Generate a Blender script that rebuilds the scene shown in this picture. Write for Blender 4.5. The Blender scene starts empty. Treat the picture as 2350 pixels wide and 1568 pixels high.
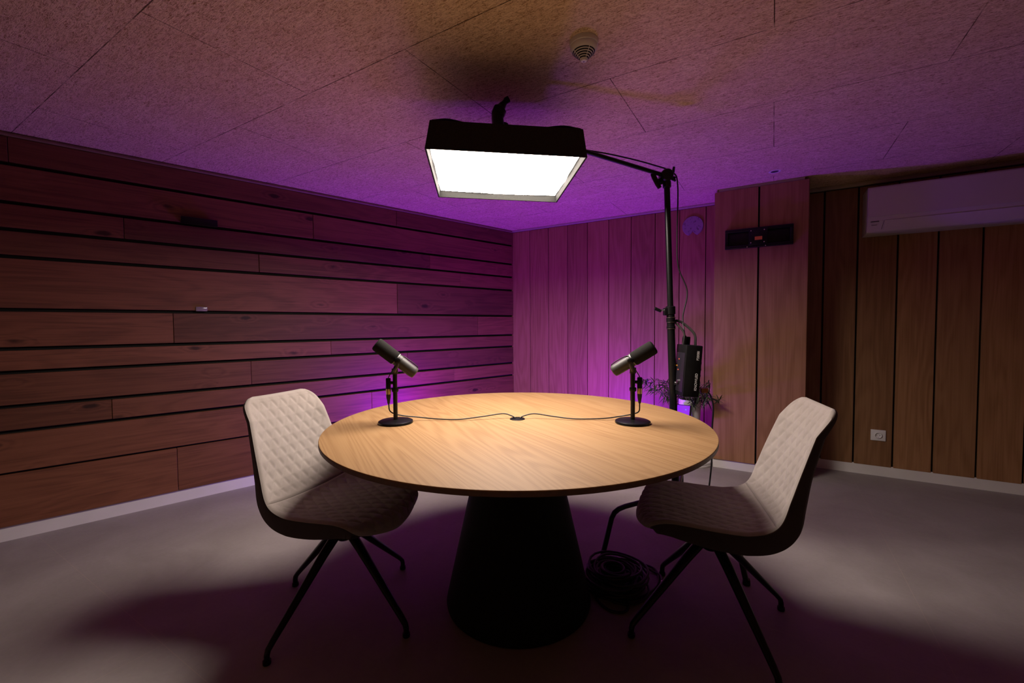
import bpy, bmesh, math, random
from mathutils import Vector, Matrix, Euler
random.seed(7)
PI = math.pi
SC = bpy.context.scene
COL = SC.collection

# ------------------------------------------------------------------ camera
F_PX, PITCH, ROLL, YAW, CAM_H = 988.787, 0.0378454, -0.0070451, 0.5445719, 1.15
cam_d = bpy.data.cameras.new('camera')
cam_d.sensor_width = 36.0
cam_d.lens = F_PX / 2350 * 36.0
cam_d.clip_start = 0.02
cam = bpy.data.objects.new('camera', cam_d)
COL.objects.link(cam)
_fh = Vector((-math.sin(YAW), math.cos(YAW), 0)); _r = Vector((math.cos(YAW), math.sin(YAW), 0)); _z = Vector((0, 0, 1))
_f = math.cos(PITCH) * _fh - math.sin(PITCH) * _z
_u = math.sin(PITCH) * _fh + math.cos(PITCH) * _z
_R = math.cos(ROLL) * _r + math.sin(ROLL) * _u
_U = -math.sin(ROLL) * _r + math.cos(ROLL) * _u
m = Matrix.Identity(4)
for i in range(3):
    m[i][0], m[i][1], m[i][2] = _R[i], _U[i], -_f[i]
m[2][3] = CAM_H
cam.matrix_world = m
SC.camera = cam

# ------------------------------------------------------------------ world, exposure, lamp levels
world = bpy.data.worlds.new('world'); SC.world = world
world.use_nodes = True
world.node_tree.nodes['Background'].inputs[0].default_value = (0, 0, 0, 1)
world.node_tree.nodes['Background'].inputs[1].default_value = 0.0
SC.view_settings.view_transform = 'Standard'
SC.view_settings.look = 'None'
SC.view_settings.gamma = 1.0
SC.view_settings.use_curve_mapping = False
SC.view_settings.exposure = 0.0
SOFTBOX_STRENGTH = 50.0
SOFTBOX_COLOR = (1.0, 0.87, 0.78)
TUBE_STRENGTH = 44.0
WASH_STRENGTH = 380.0
BAR_STRENGTH = 320.0
TUBE_COLOR = (0.35, 0.0, 1.0)
RGB_STRENGTH = 0.8

# ------------------------------------------------------------------ node helpers
class NT:
    def __init__(s, name):
        s.m = bpy.data.materials.new(name); s.m.use_nodes = True
        s.t = s.m.node_tree; s.b = s.t.nodes['Principled BSDF']
    def n(s, typ, ins=None, **props):
        nd = s.t.nodes.new(typ)
        for k, v in props.items(): setattr(nd, k, v)
        for k, v in (ins or {}).items():
            if isinstance(v, bpy.types.NodeSocket): s.t.links.new(v, nd.inputs[k])
            else: nd.inputs[k].default_value = v
        return nd
    def math(s, op, a, b=None, c=None):
        ins = {0: a}
        if b is not None: ins[1] = b
        if c is not None: ins[2] = c
        return s.n('ShaderNodeMath', ins, operation=op).outputs[0]
    def mix(s, f, a, b, blend='MIX'):
        nd = s.n('ShaderNodeMix', None, data_type='RGBA', blend_type=blend)
        for sock, v in ((nd.inputs[0], f), (nd.inputs[6], a), (nd.inputs[7], b)):
            if isinstance(v, bpy.types.NodeSocket): s.t.links.new(v, sock)
            else: sock.default_value = v if not isinstance(v, tuple) or len(v) == 4 else (*v, 1)
        return nd.outputs[2]
    def ramp(s, f, stops):
        nd = s.n('ShaderNodeValToRGB', {0: f})
        e = nd.color_ramp.elements
        while len(e) < len(stops): e.new(0.5)
        for el, (p, c) in zip(e, stops):
            el.position = p; el.color = c if len(c) == 4 else (*c, 1)
        return nd.outputs[0]
    def noise(s, vec, scale, detail=2.0, rough=0.5, dist=0.0):
        return s.n('ShaderNodeTexNoise', {'Vector': vec, 'Scale': scale, 'Detail': detail, 'Roughness': rough, 'Distortion': dist}).outputs[0]
    def mapping(s, vec, loc=(0, 0, 0), rot=(0, 0, 0), scale=(1, 1, 1)):
        return s.n('ShaderNodeMapping', {'Vector': vec, 'Location': loc, 'Rotation': rot, 'Scale': scale}).outputs[0]
    def obj(s): return s.n('ShaderNodeTexCoord').outputs['Object']
    def set(s, **kw):
        for k, v in kw.items():
            k = k.replace('_', ' ')
            sock = s.b.inputs[k]
            if isinstance(v, bpy.types.NodeSocket): s.t.links.new(v, sock)
            else: sock.default_value = (*v, 1) if isinstance(v, tuple) and len(v) == 3 and sock.type == 'RGBA' else v
    def bump(s, h, strength, dist=0.002):
        nd = s.n('ShaderNodeBump', {'Height': h, 'Strength': strength, 'Distance': dist})
        s.t.links.new(nd.outputs[0], s.b.inputs['Normal'])

def plain(name, col, rough=0.5, metal=0.0, var=0.06, scale=25.0, spec=0.5, bump=0.0):
    k = NT(name)
    nz = k.noise(k.obj(), scale, 4)
    d = tuple(max(0, c * (1 - var)) for c in col); l = tuple(min(1, c * (1 + var)) for c in col)
    k.set(Base_Color=k.ramp(nz, [(0.3, d), (0.7, l)]), Roughness=rough, Metallic=metal, Specular_IOR_Level=spec)
    if bump: k.bump(nz, bump)
    return k.m

def emitter(name, col, strength):
    k = NT(name)
    k.set(Base_Color=(0.02, 0.02, 0.02), Emission_Color=col, Emission_Strength=strength, Roughness=0.6)
    return k.m

def wood(name, dark, mid, light, along=(0.7, 9.0, 9.0), streak=(3.0, 160.0, 160.0), rot=0.0, knots=0.0, rough=0.55, islands=True, tint=0.25, ring=7.0, spec=0.3, ring_amt=0.2, dist=0.6):
    """grain runs along local X of the given coordinates"""
    k = NT(name)
    co = k.obj()
    if rot: co = k.mapping(co, rot=(0, 0, rot))
    if islands:
        rnd = k.n('ShaderNodeNewGeometry').outputs['Random Per Island']
        off = k.n('ShaderNodeCombineXYZ', {0: k.math('MULTIPLY', rnd, 37.0), 1: k.math('MULTIPLY', rnd, 11.0), 2: k.math('MULTIPLY', rnd, 23.0)}).outputs[0]
        co = k.n('ShaderNodeVectorMath', {0: co, 1: off}, operation='ADD').outputs[0]
    warp = k.noise(k.mapping(co, scale=along), 1.0, 2.0 if dist < 0.3 else 4, 0.45, dist)
    h = warp
    if knots:
        vo = k.n('ShaderNodeTexVoronoi', {'Vector': k.mapping(co, scale=(3.4, 8.0, 8.0)), 'Scale': 1.0, 'Randomness': 1.0})
        gate = k.math('LESS_THAN', k.n('ShaderNodeSeparateColor', {0: vo.outputs['Color']}).outputs[0], 0.5)
        kd = k.math('ADD', vo.outputs['Distance'], gate)
        kd = k.math('ADD', kd, k.math('MULTIPLY_ADD', k.noise(co, 22.0, 2), 0.12, -0.06))
        halo = k.n('ShaderNodeMapRange', {0: kd, 1: 0.05, 2: 0.40, 3: 1.0, 4: 0.0}, interpolation_type='SMOOTHSTEP').outputs[0]
        h = k.math('ADD', h, k.math('MULTIPLY', halo, 0.22))
    rings = k.math('SINE', k.math('MULTIPLY', h, ring * 6.283))
    rings = k.math('MULTIPLY_ADD', rings, 0.5, 0.5)
    st = k.noise(k.mapping(co, scale=streak), 1.0, 3, 0.6, 0.2)
    broad = k.noise(k.mapping(co, scale=tuple(a * 0.55 for a in along)), 1.0, 2)
    g = k.math('ADD', k.math('MULTIPLY', rings, ring_amt), k.math('ADD', k.math('MULTIPLY', st, 0.50), k.math('MULTIPLY', broad, 0.50 - ring_amt)))
    col = k.ramp(g, [(0.22, dark), (0.52, mid), (0.85, light)])
    if knots:
        core = k.n('ShaderNodeMapRange', {0: kd, 1: 0.07, 2: 0.17, 3: knots, 4: 0.0}, interpolation_type='SMOOTHSTEP').outputs[0]
        col = k.mix(core, col, tuple(c * 0.25 for c in dark))
    if islands and tint:
        col = k.mix(1.0, col, k.ramp(rnd, [(0.0, (1 - tint,) * 3), (1.0, (1 + tint * 0.35,) * 3)]), 'MULTIPLY')
    k.set(Base_Color=col, Roughness=rough, Specular_IOR_Level=spec)
    k.bump(st, 0.12, 0.001)
    return k.m

M = {}
M['pine'] = wood('stained_pine_boards', (0.075, 0.026, 0.012), (0.165, 0.060, 0.028), (0.225, 0.088, 0.043), along=(0.8, 6.0, 6.0), streak=(2.5, 110.0, 110.0), knots=0.85, rough=0.6, tint=0.35, ring=8.0, ring_amt=0.13)
M['oak'] = wood('oak_veneer_boards', (0.20, 0.095, 0.036), (0.31, 0.158, 0.070), (0.40, 0.215, 0.102), along=(0.7, 7.0, 7.0), streak=(2.2, 120.0, 120.0), rough=0.5, tint=0.22, ring=9.0, ring_amt=0.15, dist=0.25)
M['table_oak'] = wood('table_oak_veneer', (0.215, 0.112, 0.041), (0.308, 0.177, 0.073), (0.36, 0.222, 0.101), along=(0.30, 4.6, 4.6), streak=(1.6, 210.0, 210.0), rot=math.radians(-150), rough=0.62, islands=False, ring=27.0, spec=0.35, ring_amt=0.17, dist=0.12)
M['table_edge'] = plain('shaded_table_edge', (0.12, 0.055, 0.022), 0.5, var=0.2, scale=60)  # shade on the rim is put into this colour, darker than the top
M['dark_gap'] = plain('black_gap_backing', (0.006, 0.006, 0.006), 0.9)
M['white_paint'] = plain('white_skirting_paint', (0.72, 0.69, 0.66), 0.45, var=0.03, scale=8)
M['trim'] = plain('brown_ceiling_trim', (0.20, 0.12, 0.085), 0.5, var=0.1)
M['trim_light'] = plain('pale_ceiling_trim', (0.42, 0.36, 0.30), 0.5, var=0.05)
M['white_plastic'] = plain('white_plastic', (0.76, 0.75, 0.73), 0.35, var=0.02, scale=10)
M['ac_white'] = plain('matt_white_plastic', (0.58, 0.55, 0.52), 0.5, var=0.02, scale=6)
M['grey_line'] = plain('grey_marking', (0.05, 0.05, 0.055), 0.5)
M['black_metal'] = plain('black_powder_coated_metal', (0.005, 0.005, 0.0055), 0.32, var=0.2, scale=80, spec=0.28)
M['black_plastic'] = plain('black_plastic', (0.006, 0.006, 0.0065), 0.4, var=0.2, scale=60, spec=0.22)
M['black_fabric'] = plain('black_softbox_fabric', (0.028, 0.025, 0.024), 0.9, var=0.25, scale=300, spec=0.1, bump=0.2)
M['lip_fabric'] = plain('grey_softbox_lining', (0.012, 0.012, 0.011), 0.9, var=0.2, scale=200, spec=0.1)
M['chrome'] = plain('bright_metal', (0.72, 0.72, 0.72), 0.25, 1.0)
M['brass'] = plain('brass_connector_metal', (0.72, 0.56, 0.30), 0.3, 1.0)
M['mic_grey'] = plain('dark_grey_enamel', (0.034, 0.031, 0.026), 0.5, var=0.1, scale=120)
M['foam'] = plain('black_windscreen_foam', (0.018, 0.017, 0.0155), 0.95, var=0.45, scale=700, spec=0.08, bump=0.5)
M['rubber'] = plain('black_cable_rubber', (0.011, 0.010, 0.010), 0.5, var=0.2, scale=100)
M['cone'] = plain('matt_black_table_base', (0.007, 0.007, 0.007), 0.75, var=0.15, scale=40, spec=0.2)
M['orange'] = plain('orange_sticker', (0.62, 0.22, 0.03), 0.5)
M['orange_dull'] = plain('dull_orange_plastic', (0.34, 0.12, 0.012), 0.5)
M['white_print'] = plain('white_print', (0.75, 0.75, 0.75), 0.5)
M['leaf'] = plain('dark_green_leaf', (0.035, 0.060, 0.018), 0.5, var=0.5, scale=30)
M['stem'] = plain('brown_green_stem', (0.05, 0.045, 0.02), 0.6)
M['soil'] = plain('dark_soil', (0.02, 0.014, 0.010), 0.9, var=0.5, scale=150)
M['clear_plastic'] = plain('shiny_clear_plastic', (0.25, 0.2, 0.2), 0.15)
M['red_led'] = emitter('red_indicator', (1.0, 0.12, 0.05), 0.7)
M['orange_led'] = emitter('orange_indicator', (1.0, 0.35, 0.02), 0.7)
M['blue_led'] = emitter('blue_indicator', (0.05, 0.2, 1.0), 2.0)
M['softbox_glow'] = emitter('softbox_diffuser_glow', SOFTBOX_COLOR, SOFTBOX_STRENGTH)
M['tube_glow'] = emitter('violet_light_bar_glow', TUBE_COLOR, TUBE_STRENGTH)
M['bar_glow'] = emitter('violet_bar_glow', (0.23, 0.0, 1.0), BAR_STRENGTH)
M['wash_glow'] = emitter('violet_wall_wash_glow', (0.22, 0.0, 1.0), WASH_STRENGTH)
M['rgb_glow'] = emitter('violet_lamp_glow', (0.33, 0.0, 1.0), RGB_STRENGTH)

def ceiling_mat():
    k = NT('wood_wool_ceiling')
    co = k.obj()
    fib = None
    for i, (ang, sx, sy, sc, wd) in enumerate(((0.3, 12, 80, 1.0, 0.022), (1.35, 11, 72, 1.0, 0.022), (2.4, 12, 80, 1.0, 0.022), (0.9, 9, 60, 1.0, 0.016))):
        v = k.mapping(co, loc=(i * 3.1, i * 1.7, i), rot=(0, 0, ang), scale=(sx, sy, 1))
        nz = k.noise(v, sc, 1.5, 0.5, 0.9)
        a = k.math('ABSOLUTE', k.math('SUBTRACT', nz, 0.5))
        s_ = k.n('ShaderNodeMapRange', {0: a, 1: 0.0, 2: wd * 2.0, 3: 1.0, 4: 0.0}).outputs[0]
        fib = s_ if fib is None else k.math('MAXIMUM', fib, s_)
    sp = None
    for ang, off in ((0.45, 0.0), (1.5, 7.0), (2.6, 13.0)):
        nz = k.noise(k.mapping(co, loc=(off, off, 0), rot=(0, 0, ang), scale=(70, 150, 1)), 1.0, 2.5, 0.6, 1.2)
        q = k.n('ShaderNodeMapRange', {0: nz, 1: 0.56, 2: 0.68, 3: 0.0, 4: 1.0}).outputs[0]
        sp = q if sp is None else k.math('MAXIMUM', sp, q)
    big = k.noise(co, 5.0, 3)
    light = k.ramp(big, [(0.3, (0.84, 0.66, 0.46)), (0.7, (0.95, 0.79, 0.58))])
    col = k.mix(fib, (0.70, 0.52, 0.35), light)
    col = k.mix(k.math('MULTIPLY', sp, k.math('SUBTRACT', 1.0, k.math('MULTIPLY', fib, 0.55))), col, (0.30, 0.165, 0.08))
    br = k.n('ShaderNodeTexBrick', {'Vector': k.mapping(co, loc=(1.81 + 12.0, -0.02 + 0.6035 * 20, 0)), 'Color1': (0, 0, 0, 1), 'Color2': (0, 0, 0, 1), 'Mortar': (1, 1, 1, 1), 'Scale': 1.0, 'Mortar Size': 0.0022, 'Mortar Smooth': 0.3, 'Brick Width': 1.2, 'Row Height': 0.6035}, offset=0.5, offset_frequency=2, squash=1.0)
    seam_var = k.n('ShaderNodeMapRange', {0: k.noise(co, 9.0, 2), 1: 0.35, 2: 0.55, 3: 0.25, 4: 1.0}).outputs[0]
    seam = k.math('MULTIPLY', br.outputs[0], seam_var)
    col = k.mix(k.math('MULTIPLY', seam, 0.85), col, (0.05, 0.026, 0.012))
    k.set(Base_Color=col, Roughness=0.95, Specular_IOR_Level=0.05)
    k.bump(k.math('SUBTRACT', fib, k.math('ADD', sp, seam)), 0.5, 0.003)
    return k.m
M['ceiling'] = ceiling_mat()

def floor_mat():
    k = NT('grey_floor_tiles')
    co = k.obj()
    br = k.n('ShaderNodeTexBrick', {'Vector': k.mapping(co, loc=(-0.522 + 12.0, -0.642 + 12.12, 0)), 'Color1': (0, 0, 0, 1), 'Color2': (0, 0, 0, 1), 'Mortar': (1, 1, 1, 1), 'Scale': 1.0, 'Mortar Size': 0.0016, 'Mortar Smooth': 0.2, 'Brick Width': 1.2, 'Row Height': 1.212}, offset=0.0, offset_frequency=2)
    cl = k.noise(co, 3.0, 6, 0.6, 0.5)
    fine = k.noise(co, 60.0, 3)
    g = k.math('ADD', k.math('MULTIPLY', cl, 0.8), k.math('MULTIPLY', fine, 0.2))
    col = k.ramp(g, [(0.3, (0.26, 0.23, 0.217)), (0.7, (0.345, 0.31, 0.298))])
    col = k.mix(k.math('MULTIPLY', br.outputs[0], 0.35), col, (0.42, 0.33, 0.28))
    spots = k.n('ShaderNodeTexVoronoi', {'Vector': co, 'Scale': 1.3}).outputs['Distance']
    col = k.mix(k.n('ShaderNodeMapRange', {0: spots, 1: 0.008, 2: 0.012, 3: 0.7, 4: 0.0}).outputs[0], col, (0.03, 0.02, 0.02))
    k.set(Base_Color=col, Roughness=0.6, Specular_IOR_Level=0.3)
    return k.m
M['floor'] = floor_mat()

def fabric_mat(name, a, b):
    k = NT(name)
    co = k.obj()
    n1 = k.noise(co, 14.0, 4, 0.6); n2 = k.noise(co, 420.0, 2)
    col = k.ramp(k.math('ADD', k.math('MULTIPLY', n1, 0.7), k.math('MULTIPLY', n2, 0.3)), [(0.3, a), (0.7, b)])
    k.set(Base_Color=col, Roughness=0.9, Specular_IOR_Level=0.15, Sheen_Weight=0.15)
    k.bump(n2, 0.25, 0.001)
    return k.m
M['beige'] = fabric_mat('beige_quilted_fabric', (0.29, 0.25, 0.222), (0.355, 0.31, 0.278))
M['brown_fabric'] = fabric_mat('dark_brown_shell_fabric', (0.040, 0.030, 0.027), (0.060, 0.046, 0.042))

def vent_mat():
    k = NT('mottled_pale_vent')
    nz = k.noise(k.obj(), 45.0, 3, 0.7)
    k.set(Base_Color=k.ramp(nz, [(0.34, (0.08, 0.06, 0.06)), (0.44, (0.26, 0.23, 0.22))]), Roughness=0.6)
    return k.m
M['vent'] = vent_mat()

# ------------------------------------------------------------------ object helpers
def root_inv(p):
    while p.parent: p = p.parent
    return p.matrix_basis.inverted()

def obj(name, bm, mats, parent=None, local=False, smooth=True, angle=40, label=None):
    """one mesh object; bm is in world coordinates unless local=True"""
    if parent is not None and not local: bm.transform(root_inv(parent))
    bmesh.ops.recalc_face_normals(bm, faces=bm.faces[:])
    me = bpy.data.meshes.new(name); bm.to_mesh(me); bm.free()
    for mt in (mats if isinstance(mats, (list, tuple)) else [mats]): me.materials.append(mt)
    if smooth:
        me.shade_smooth()
        if angle: me.set_sharp_from_angle(angle=math.radians(angle))
    o = bpy.data.objects.new(name, me); COL.objects.link(o)
    if parent is not None: o.parent = parent
    if label: o['label'] = label
    return o

def thing(name, label, cat, loc=(0, 0, 0), rotz=0.0, group=None):
    o = bpy.data.objects.new(name, None); COL.objects.link(o)
    o.location = loc; o.rotation_euler = (0, 0, rotz)
    o.matrix_basis = Matrix.Translation(Vector(loc)) @ Matrix.Rotation(rotz, 4, 'Z')
    o['label'] = label; o['category'] = cat
    if group: o['group'] = group
    o.empty_display_size = 0.1
    return o

def tag(o, label, cat, group=None):
    o['label'] = label; o['category'] = cat
    if group: o['group'] = group
    return o

def struct(name, bm, mats, label=None, cat=None, parent=None, **kw):
    o = obj(name, bm, mats, parent, **kw)
    if parent is None: o['kind'] = 'structure'
    if label: o['label'] = label
    if cat: o['category'] = cat
    return o

def B(): return bmesh.new()

def box(bm, c, s, rot=None, bev=0.0, mi=0, seg=2):
    r = bmesh.ops.create_cube(bm, size=1.0)
    vs = r['verts']
    fs = list({f for v in vs for f in v.link_faces})
    mt = Matrix.Translation(Vector(c)) @ (rot.to_4x4() if rot is not None else Matrix.Identity(4)) @ Matrix.Diagonal((*s, 1))
    bmesh.ops.transform(bm, matrix=mt, verts=vs)
    for f in fs: f.material_index = mi
    if bev:
        es = list({e for f in fs for e in f.edges})
        rr = bmesh.ops.bevel(bm, geom=es, offset=bev, segments=seg, profile=0.5, affect='EDGES')
        for f in rr['faces']: f.material_index = mi
    return bm

def minmax_box(bm, x0, x1, y0, y1, z0, z1, **k):
    return box(bm, ((x0 + x1) / 2, (y0 + y1) / 2, (z0 + z1) / 2), (x1 - x0, y1 - y0, z1 - z0), **k)

def frame(t, up=Vector((0, 0, 1))):
    t = t.normalized()
    a = up.cross(t)
    if a.length < 1e-4: a = Vector((1, 0, 0)).cross(t)
    a.normalize(); b = t.cross(a)
    return a, b

def tube(bm, pts, rad, seg=12, mi=0, cap=True, flat=1.0):
    pts = [Vector(p) for p in pts]; n = len(pts)
    rads = rad if isinstance(rad, (list, tuple)) else [rad] * n
    a = None; rings = []
    for i, p in enumerate(pts):
        t = (pts[min(i + 1, n - 1)] - pts[max(i - 1, 0)]).normalized()
        if a is None: a, b = frame(t)
        else:
            a = (a - t * a.dot(t)).normalized(); b = t.cross(a)
        rings.append([bm.verts.new(p + rads[i] * (math.cos(2 * PI * j / seg) * a + flat * math.sin(2 * PI * j / seg) * b)) for j in range(seg)])
    for i in range(n - 1):
        for j in range(seg):
            f = bm.faces.new((rings[i][j], rings[i][(j + 1) % seg], rings[i + 1][(j + 1) % seg], rings[i + 1][j])); f.material_index = mi
    if cap:
        f = bm.faces.new(rings[0][::-1]); f.material_index = mi
        f = bm.faces.new(rings[-1]); f.material_index = mi
    return bm

def lathe(bm, prof, origin=(0, 0, 0), axis=(0, 0, 1), seg=32, mi=0):
    """prof: (radius, height) list; radius 0 ends are closed to a point"""
    o = Vector(origin); ax = Vector(axis).normalized(); a, b = frame(ax, Vector((0, 0, 1)) if abs(ax.z) < 0.9 else Vector((0, 1, 0)))
    rings = []
    for r, h in prof:
        if r < 1e-6: rings.append([bm.verts.new(o + ax * h)])
        else: rings.append([bm.verts.new(o + ax * h + r * (math.cos(2 * PI * j / seg) * a + math.sin(2 * PI * j / seg) * b)) for j in range(seg)])
    for A, C in zip(rings, rings[1:]):
        for j in range(seg):
            if len(A) == 1 and len(C) == 1: continue
            q = (j + 1) % seg
            if len(A) == 1: vs = (A[0], C[q], C[j])
            elif len(C) == 1: vs = (A[j], A[q], C[0])
            else: vs = (A[j], A[q], C[q], C[j])
            f = bm.faces.new(vs); f.material_index = mi
    for R_ in (rings[0], rings[-1]):
        if len(R_) > 2:
            f = bm.faces.new(R_ if R_ is rings[-1] else R_[::-1]); f.material_index = mi
    return bm

def spline(pts, n):
    """Catmull-Rom through tuples, n samples per span"""
    P = [Vector(p) for p in pts]; out = []
    for i in range(len(P) - 1):
        p0 = P[i - 1] if i else P[0] * 2 - P[1]; p1, p2 = P[i], P[i + 1]
        p3 = P[i + 2] if i + 2 < len(P) else P[-1] * 2 - P[-2]
        for j in range(n):
            t = j / n
            out.append(0.5 * ((2 * p1) + (p2 - p0) * t + (2 * p0 - 5 * p1 + 4 * p2 - p3) * t * t + (3 * p1 - p0 - 3 * p2 + p3) * t ** 3))
    out.append(P[-1]); return out

# ================================================================== THE ROOM
CEIL = 2.2
YB = 4.15                                  # back wall
LW_O = Vector((-3.547, 0.517, 0)); LW_ANG = math.atan2(3.633, 1.037)      # left wall runs along this heading
LW_D = Vector((math.cos(LW_ANG), math.sin(LW_ANG), 0)); LW_N = Vector((LW_D.y, -LW_D.x, 0))
S0, S1 = -1.75, 3.775                      # extent of the left wall along itself
XR, YR = 2.6, -1.2                         # right and rear walls
def lw(s, out, z): return LW_O + LW_D * s + LW_N * out + Vector((0, 0, z))
LWM = Matrix.Translation(LW_O) @ Matrix.Rotation(LW_ANG, 4, 'Z')          # local: x along wall, -y into the room

bm = B(); minmax_box(bm, -4.4, XR + 0.2, YR - 0.2, YB + 0.3, -0.12, 0.0)
struct('floor', bm, M['floor'], smooth=False)
bm = B(); minmax_box(bm, -4.4, XR + 0.2, YR - 0.2, YB + 0.3, CEIL, CEIL + 0.12)
struct('ceiling', bm, M['ceiling'], smooth=False)

def place(o, mat):
    o.matrix_basis = mat; o.location = mat.to_translation(); o.rotation_euler = mat.to_euler(); return o

# left wall: dark backing and long horizontal boards with open black gaps
bm = B()
minmax_box(bm, S0, S1 + 0.06, 0.004, 0.12, 0, CEIL, mi=1)
gaps = [0.369, 0.592, 0.729, 0.914, 1.041, 1.252, 1.537, 1.683, 1.826, 2.031]
edges = [0.083] + gaps + [2.172]
joints = {0: [0.764, 2.9], 1: [2.1, -0.6], 2: [0.463, 2.965], 3: [1.2, 2.45], 4: [1.765, -0.4], 5: [0.769, 3.27], 6: [2.356, -0.2], 7: [1.27, 3.05], 8: [0.549, 2.7], 9: [1.65, -0.7], 10: [2.361, 0.1]}
for i in range(11):
    z0 = edges[i] + (0.010 if i else 0); z1 = edges[i + 1] - (0.010 if i < 10 else 0)
    if i == 0: z1 += 0.004
    if i == 1: z0 -= 0.004
    js = [S0] + sorted(joints[i]) + [S1]
    for a, b in zip(js, js[1:]):
        dep = 0.024 + random.uniform(-0.002, 0.002)
        c = 0.0012
        box(bm, ((a + b) / 2, -dep / 2 + 0.004, (z0 + z1) / 2), (b - a - 2 * c, dep + 0.006, z1 - z0), bev=0.0015, seg=1)
place(struct('wall_left', bm, [M['pine'], M['dark_gap']], local=True, angle=30), LWM)
bm = B(); minmax_box(bm, S0, S1, -0.006, 0.004, 0, 0.10)
place(struct('baseboard_left', bm, M['white_paint'], local=True, smooth=False), LWM)
bm = B(); tube(bm, [(S0, -0.012, 2.186), (S1, -0.012, 2.186)], 0.0135, 12)
place(struct('trim_left', bm, M['trim'], local=True), LWM)

# back wall of vertical oak boards
def vboards(bm, xs, y_front, z0, z1, gap, th=0.02, mi=0):
    for a, b in zip(xs, xs[1:]):
        # local coordinates are turned so that the grain (local X) stands upright
        box(bm, ((z0 + z1) / 2, (a + b) / 2, y_front + th / 2), (z1 - z0, b - a - gap, th), bev=0.0012, seg=1, mi=mi)
VM = Matrix(((0, 1, 0, 0), (0, 0, 1, 0), (1, 0, 0, 0), (0, 0, 0, 1)))      # local (z, x, y) -> world (x, y, z)
bm = B()
box(bm, (CEIL / 2, (-2.6 + XR) / 2, YB + 0.075), (CEIL, XR + 2.6, 0.11), mi=1)
vboards(bm, [-2.53, -2.279, -2.054, -1.833, -1.615, -1.393, -1.173, -0.949, -0.734, -0.515, -0.36], YB, 0.074, 2.178, 0.006)
vboards(bm, [0.10, 0.33, 0.539, 0.769, 0.985, 1.2066, 1.428, 1.65, 1.872, 2.094, 2.316, 2.56], YB, 0.074, 2.165, 0.012)
wb = struct('wall_back', bm, [M['oak'], M['dark_gap']], local=True, angle=30); place(wb, VM)
bm = B(); minmax_box(bm, -2.52, -0.37, YB + 0.004, YB + 0.03, 0, 0.078); minmax_box(bm, 0.185, XR, YB + 0.002, YB + 0.03, 0, 0.078)
struct('baseboard_back', bm, M['white_paint'], smooth=False)
bm = B(); minmax_box(bm, -2.505, -0.37, YB - 0.018, YB + 0.02, 2.181, 2.2, bev=0.003); minmax_box(bm, 0.185, XR, YB - 0.018, YB + 0.02, 2.172, 2.2, bev=0.003)
struct('trim_back', bm, M['trim_light'], angle=30)

# boxed-in pillar in front of the back wall
bm = B()
box(bm, (1.09, (-0.385 + 0.19) / 2, (3.775 + YB) / 2), (2.18, 0.575, YB - 3.775), mi=1)
vboards(bm, [-0.407, -0.101, 0.214], 3.755, 0.070, 2.176, 0.012, th=0.022)
for xx in (-0.397, 0.203):
    box(bm, (1.123, xx, (3.779 + YB) / 2), (2.106, 0.02, YB - 3.779), bev=0.001, seg=1)
place(struct('wall_pillar', bm, [M['oak'], M['dark_gap']], local=True, angle=30), VM)
bm = B(); minmax_box(bm, -0.381, 0.186, 3.7745, YB, 0, 0.07)
minmax_box(bm, -0.40, 0.206, 3.768, YB - 0.01, 0, 0.066)
struct('baseboard_pillar', bm, M['white_paint'], smooth=False)
bm = B(); minmax_box(bm, -0.376, 0.182, 3.766, YB - 0.02, 2.1765, 2.2, bev=0.003)
struct('trim_pillar', bm, M['trim_light'], angle=30)

# walls out of view that close the room
bm = B(); minmax_box(bm, XR, XR + 0.1, YR, YB, 0, CEIL); place(struct('wall_right', bm, M['oak'], smooth=False), Matrix.Identity(4))
bm = B(); minmax_box(bm, -4.2, XR, YR - 0.1, YR, 0, CEIL); struct('wall_rear', bm, M['oak'], smooth=False)

# ================================================================== TABLE
TC = Vector((-0.905, 1.533, 0)); TR, TZ = 0.757, 0.752
t = thing('round_table', 'large round oak table on a matt black cone base in the middle of the room', 'table', TC)
bm = B(); lathe(bm, [(0, TZ), (TR - 0.004, TZ), (TR - 0.0012, TZ - 0.0012), (TR, TZ - 0.004)], TC, seg=160)
lathe(bm, [(TR, TZ - 0.004), (TR, TZ - 0.0155), (TR - 0.002, TZ - 0.018), (TR - 0.035, TZ - 0.030), (0, TZ - 0.030)], TC, seg=160, mi=1)
bmesh.ops.remove_doubles(bm, verts=bm.verts[:], dist=1e-5)
obj('tabletop', bm, [M['table_oak'], M['table_edge']], t, angle=25)
bm = B(); lathe(bm, [(0, 0.0), (0.285, 0.0), (0.297, 0.004), (0.300, 0.016), (0.296, 0.035), (0.25, 0.24), (0.203, 0.449), (0.148, 0.700), (0.148, TZ - 0.030), (0, TZ - 0.030)], TC, seg=96)
obj('cone_base', bm, M['cone'], t, angle=50)
GC = Vector((-0.922, 1.562, TZ))
bm = B(); lathe(bm, [(0, 0.0006), (0.020, 0.0006), (0.022, 0.004), (0.030, 0.003), (0.0325, 0.0002), (0, 0.0002)], GC, seg=40)
obj('cable_grommet', bm, M['black_plastic'], t)

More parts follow.
